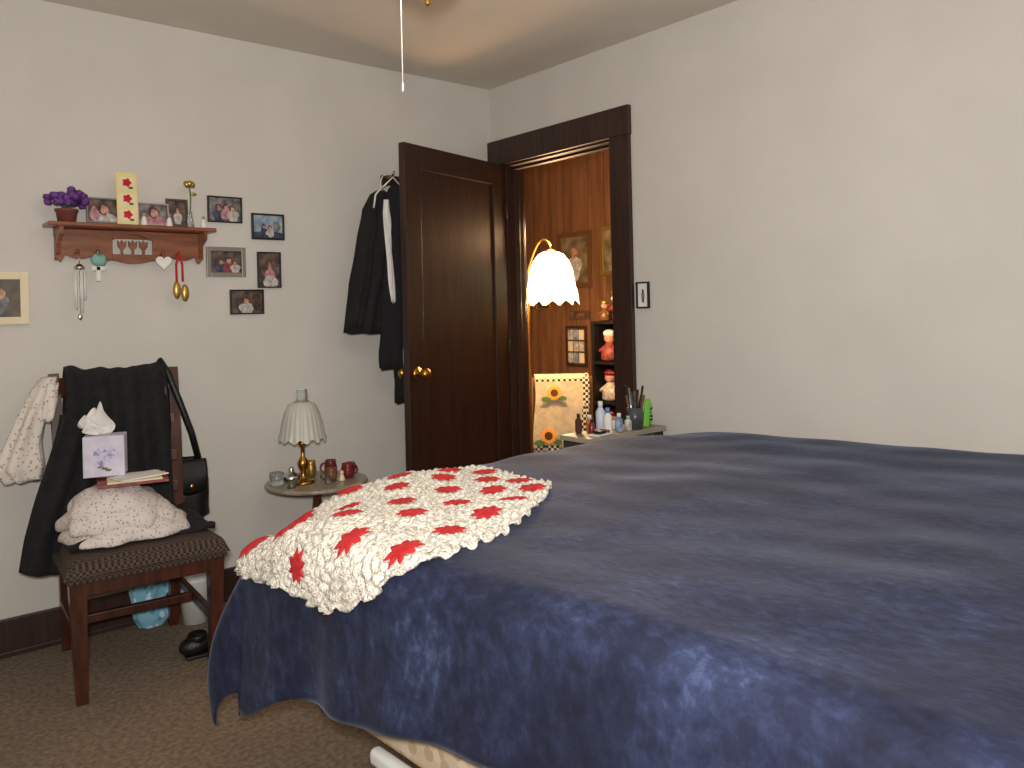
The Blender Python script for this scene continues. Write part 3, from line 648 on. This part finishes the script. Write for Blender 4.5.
for k in range(4): ball(bw_,'fruit_%d'%k,(.03*math.cos(k*1.6),.03*math.sin(k*1.6),.05),.025,orange)
tedd=G('teddy_bear',(1.21,.20,1.122))
tb_=M('teddy_plush',srgb(140,96,60),.9,bump=.6,bscale=200)
ball(tedd,'torso',(0,0,.06),(.045,.045,.06),tb_); ball(tedd,'head',(0,0,.15),.042,tb_); ball(tedd,'snout',(-.035,0,.142),.018,cream)
for k,s in enumerate((-1,1)): ball(tedd,'ear_%d'%k,(0,s*.033,.185),.016,tb_); ball(tedd,'arm_%d'%k,(-.02,s*.05,.08),(.02,.02,.035),tb_); ball(tedd,'leg_%d'%k,(-.04,s*.03,.02),(.04,.02,.02),tb_)
hc=G('towel_chair',(.64,.16,0),math.radians(-43))
for sx in(-1,1):
    sweep(hc,'back_post_%d'%sx,[(sx*.18,0,0),(sx*.18,.0,.42),(sx*.18,-.03,.79)],.016,woodfr,8); sweep(hc,'front_leg_%d'%sx,[(sx*.17,.30,0),(sx*.17,.30,.42)],.016,woodfr,8)
boxes(hc,'seat',[((-.2,-.01,.42),(.2,.33,.45))],woodfr,.006); boxes(hc,'top_rail',[((-.19,-.04,.73),(.19,-.02,.79))],woodfr,.004)
tw=G('sunflower_towel',(.64,.16,0),math.radians(-43))
chk=Mchecker('checked_border',srgb(30,28,26),srgb(200,192,172),60,bump=0)
towM=M('towel_cotton',srgb(164,156,140),.9,col2=srgb(182,172,154),scale=30,bump=.3,bscale=200)
def tow(a,b,x0=-.165,x1=.165,o=0):
    x=lerp(x0,x1,a); 
    if b<.12: t=b/.12; y=lerp(.02,-.03,t); z=.795+.012*math.sin(math.pi*t)
    else: t=(b-.12)/.88; y=-.058-.01*t; z=lerp(.79,.30,t)
    y+=.008*math.sin(x*38)*b
    return Vector((x+.01*math.sin(b*6),y-o*(1 if b>.12 else 0),z+(o if b<=.12 else 0)))
surf(tw,'towel',tow,40,40,towM,.004)
surf(tw,'border_right',lambda a,b:tow(a,b,.125,.165,.004),6,40,chk,0)
surf(tw,'border_top',lambda a,b:tow(a,.13+b*.03,-.165,.165,.004),30,4,chk,0)
surf(tw,'border_low',lambda a,b:tow(a,.85+b*.08,-.165,.165,.004),30,4,chk,0)
def sunf(x,z,r,k):
    disc(tw,'leaf_%d'%k,(x-r,z-r*.8),r*.6,r*.35,green,-.082); disc(tw,'leafb_%d'%k,(x+r,z-r*.7),r*.5,r*.3,green,-.082)
    extr(tw,'petals_%d'%k,[(x+r*(1 if i%2 else .68)*math.cos(i*math.pi/14),z+r*(1 if i%2 else .68)*math.sin(i*math.pi/14)) for i in range(28)],-.086,-.080,orange)
    disc(tw,'seeds_%d'%k,(x,z),r*.45,r*.45,brownd,-.089)
sunf(-.04,.70,.05,0); sunf(-.08,.44,.055,1)

# ---------------------------------------------------------------- ceiling fan (its pull chain hangs into view)
cf=G('ceiling_fan',(-1.554,-1.69,0)); fanw=M('fan_wood',srgb(90,55,35),.5)
lathe(cf,'canopy',[(.07,H-.001),(.065,H-.03),(.02,H-.05)],(0,0,0),brass); sweep(cf,'downrod',[(0,0,H-.04),(0,0,2.30)],.012,brass)
lathe(cf,'motor',[(.03,2.33),(.10,2.315),(.12,2.27),(.10,2.22),(.06,2.20),(.05,2.15),(.07,2.14)],(0,0,0),brass)
for k in range(4):
    a=math.radians(10+90*k); ca,sa=math.cos(a),math.sin(a)
    R_=lambda x,y,z:(x*ca-y*sa,x*sa+y*ca,z)
    vs=[R_(*p) for p in [(.10,-.02,2.262),(.2,-.05,2.262),(.50,-.065,2.262),(.53,0,2.265),(.50,.065,2.27),(.2,.05,2.27),(.10,.02,2.27)]]
    n=len(vs); v=vs+[(p[0],p[1],p[2]+.008) for p in vs]
    mk(cf,'blade_%d'%k,v,[tuple(range(n)),tuple(range(n,2*n))]+[(i,(i+1)%n,n+(i+1)%n,n+i) for i in range(n)],fanw)
dome=M('dome_glass',(1,1,1),.5,emit=(1,.94,.86),es=20)
lathe(cf,'glass_dome',[(.095,2.145),(.10,2.12),(.085,2.08),(.05,2.058),(.012,2.05)],(0,0,0),dome)
lathe(cf,'finial',[(.012,2.052),(.014,2.04),(.006,2.03),(.009,2.024),(.003,2.018)],(0,0,0),brass,14)
ch_=(-.054,.045)
pts=[(ch_[0]*.9,ch_[1]*.9,2.17)]+[(ch_[0],ch_[1],2.15-.033*i) for i in range(11)]
sweep(cf,'pull_chain',pts,.0016,whitepl,6); lathe(cf,'pull_weight',[(.0015,.0),(.003,-.006),(.0035,-.022),(.002,-.026)],(ch_[0],ch_[1],1.82),whitepl,10)

# ---------------------------------------------------------------- camera flash + world
fl_=D.lights.new('camera_flash','AREA'); fl_.energy=61; fl_.size=.12; fl_.color=(1,.965,.925)
fo=D.objects.new('camera_flash',fl_); SC.collection.objects.link(fo)
fo.location=(-2.80,-3.50,1.34); fo.rotation_euler=Vector((.66,.75,.16)).to_track_quat('-Z','Y').to_euler()
w=D.worlds.new('world'); SC.world=w; w.use_nodes=True; w.node_tree.nodes['Background'].inputs[0].default_value=(.5,.5,.5,1); w.node_tree.nodes['Background'].inputs[1].default_value=.1

# ---------------------------------------------------------------- camera
cam=D.cameras.new('camera'); co=D.objects.new('camera',cam); SC.collection.objects.link(co); SC.camera=co
cam.sensor_width=36; cam.lens=36*800/1024; cam.shift_y=-76/1024; cam.clip_start=.02
r=.0236; right=Vector((.766,-.643,0)).normalized(); up=Vector((0,0,1)); fwd=Vector((.643,.766,0)).normalized()
cx=right*math.cos(r)-up*math.sin(r); cy=right*math.sin(r)+up*math.cos(r); cz=-fwd
Mx=Matrix((cx,cy,cz)).transposed().to_4x4(); Mx.translation=Vector((-2.75,-3.43,1.22)); co.matrix_world=Mx
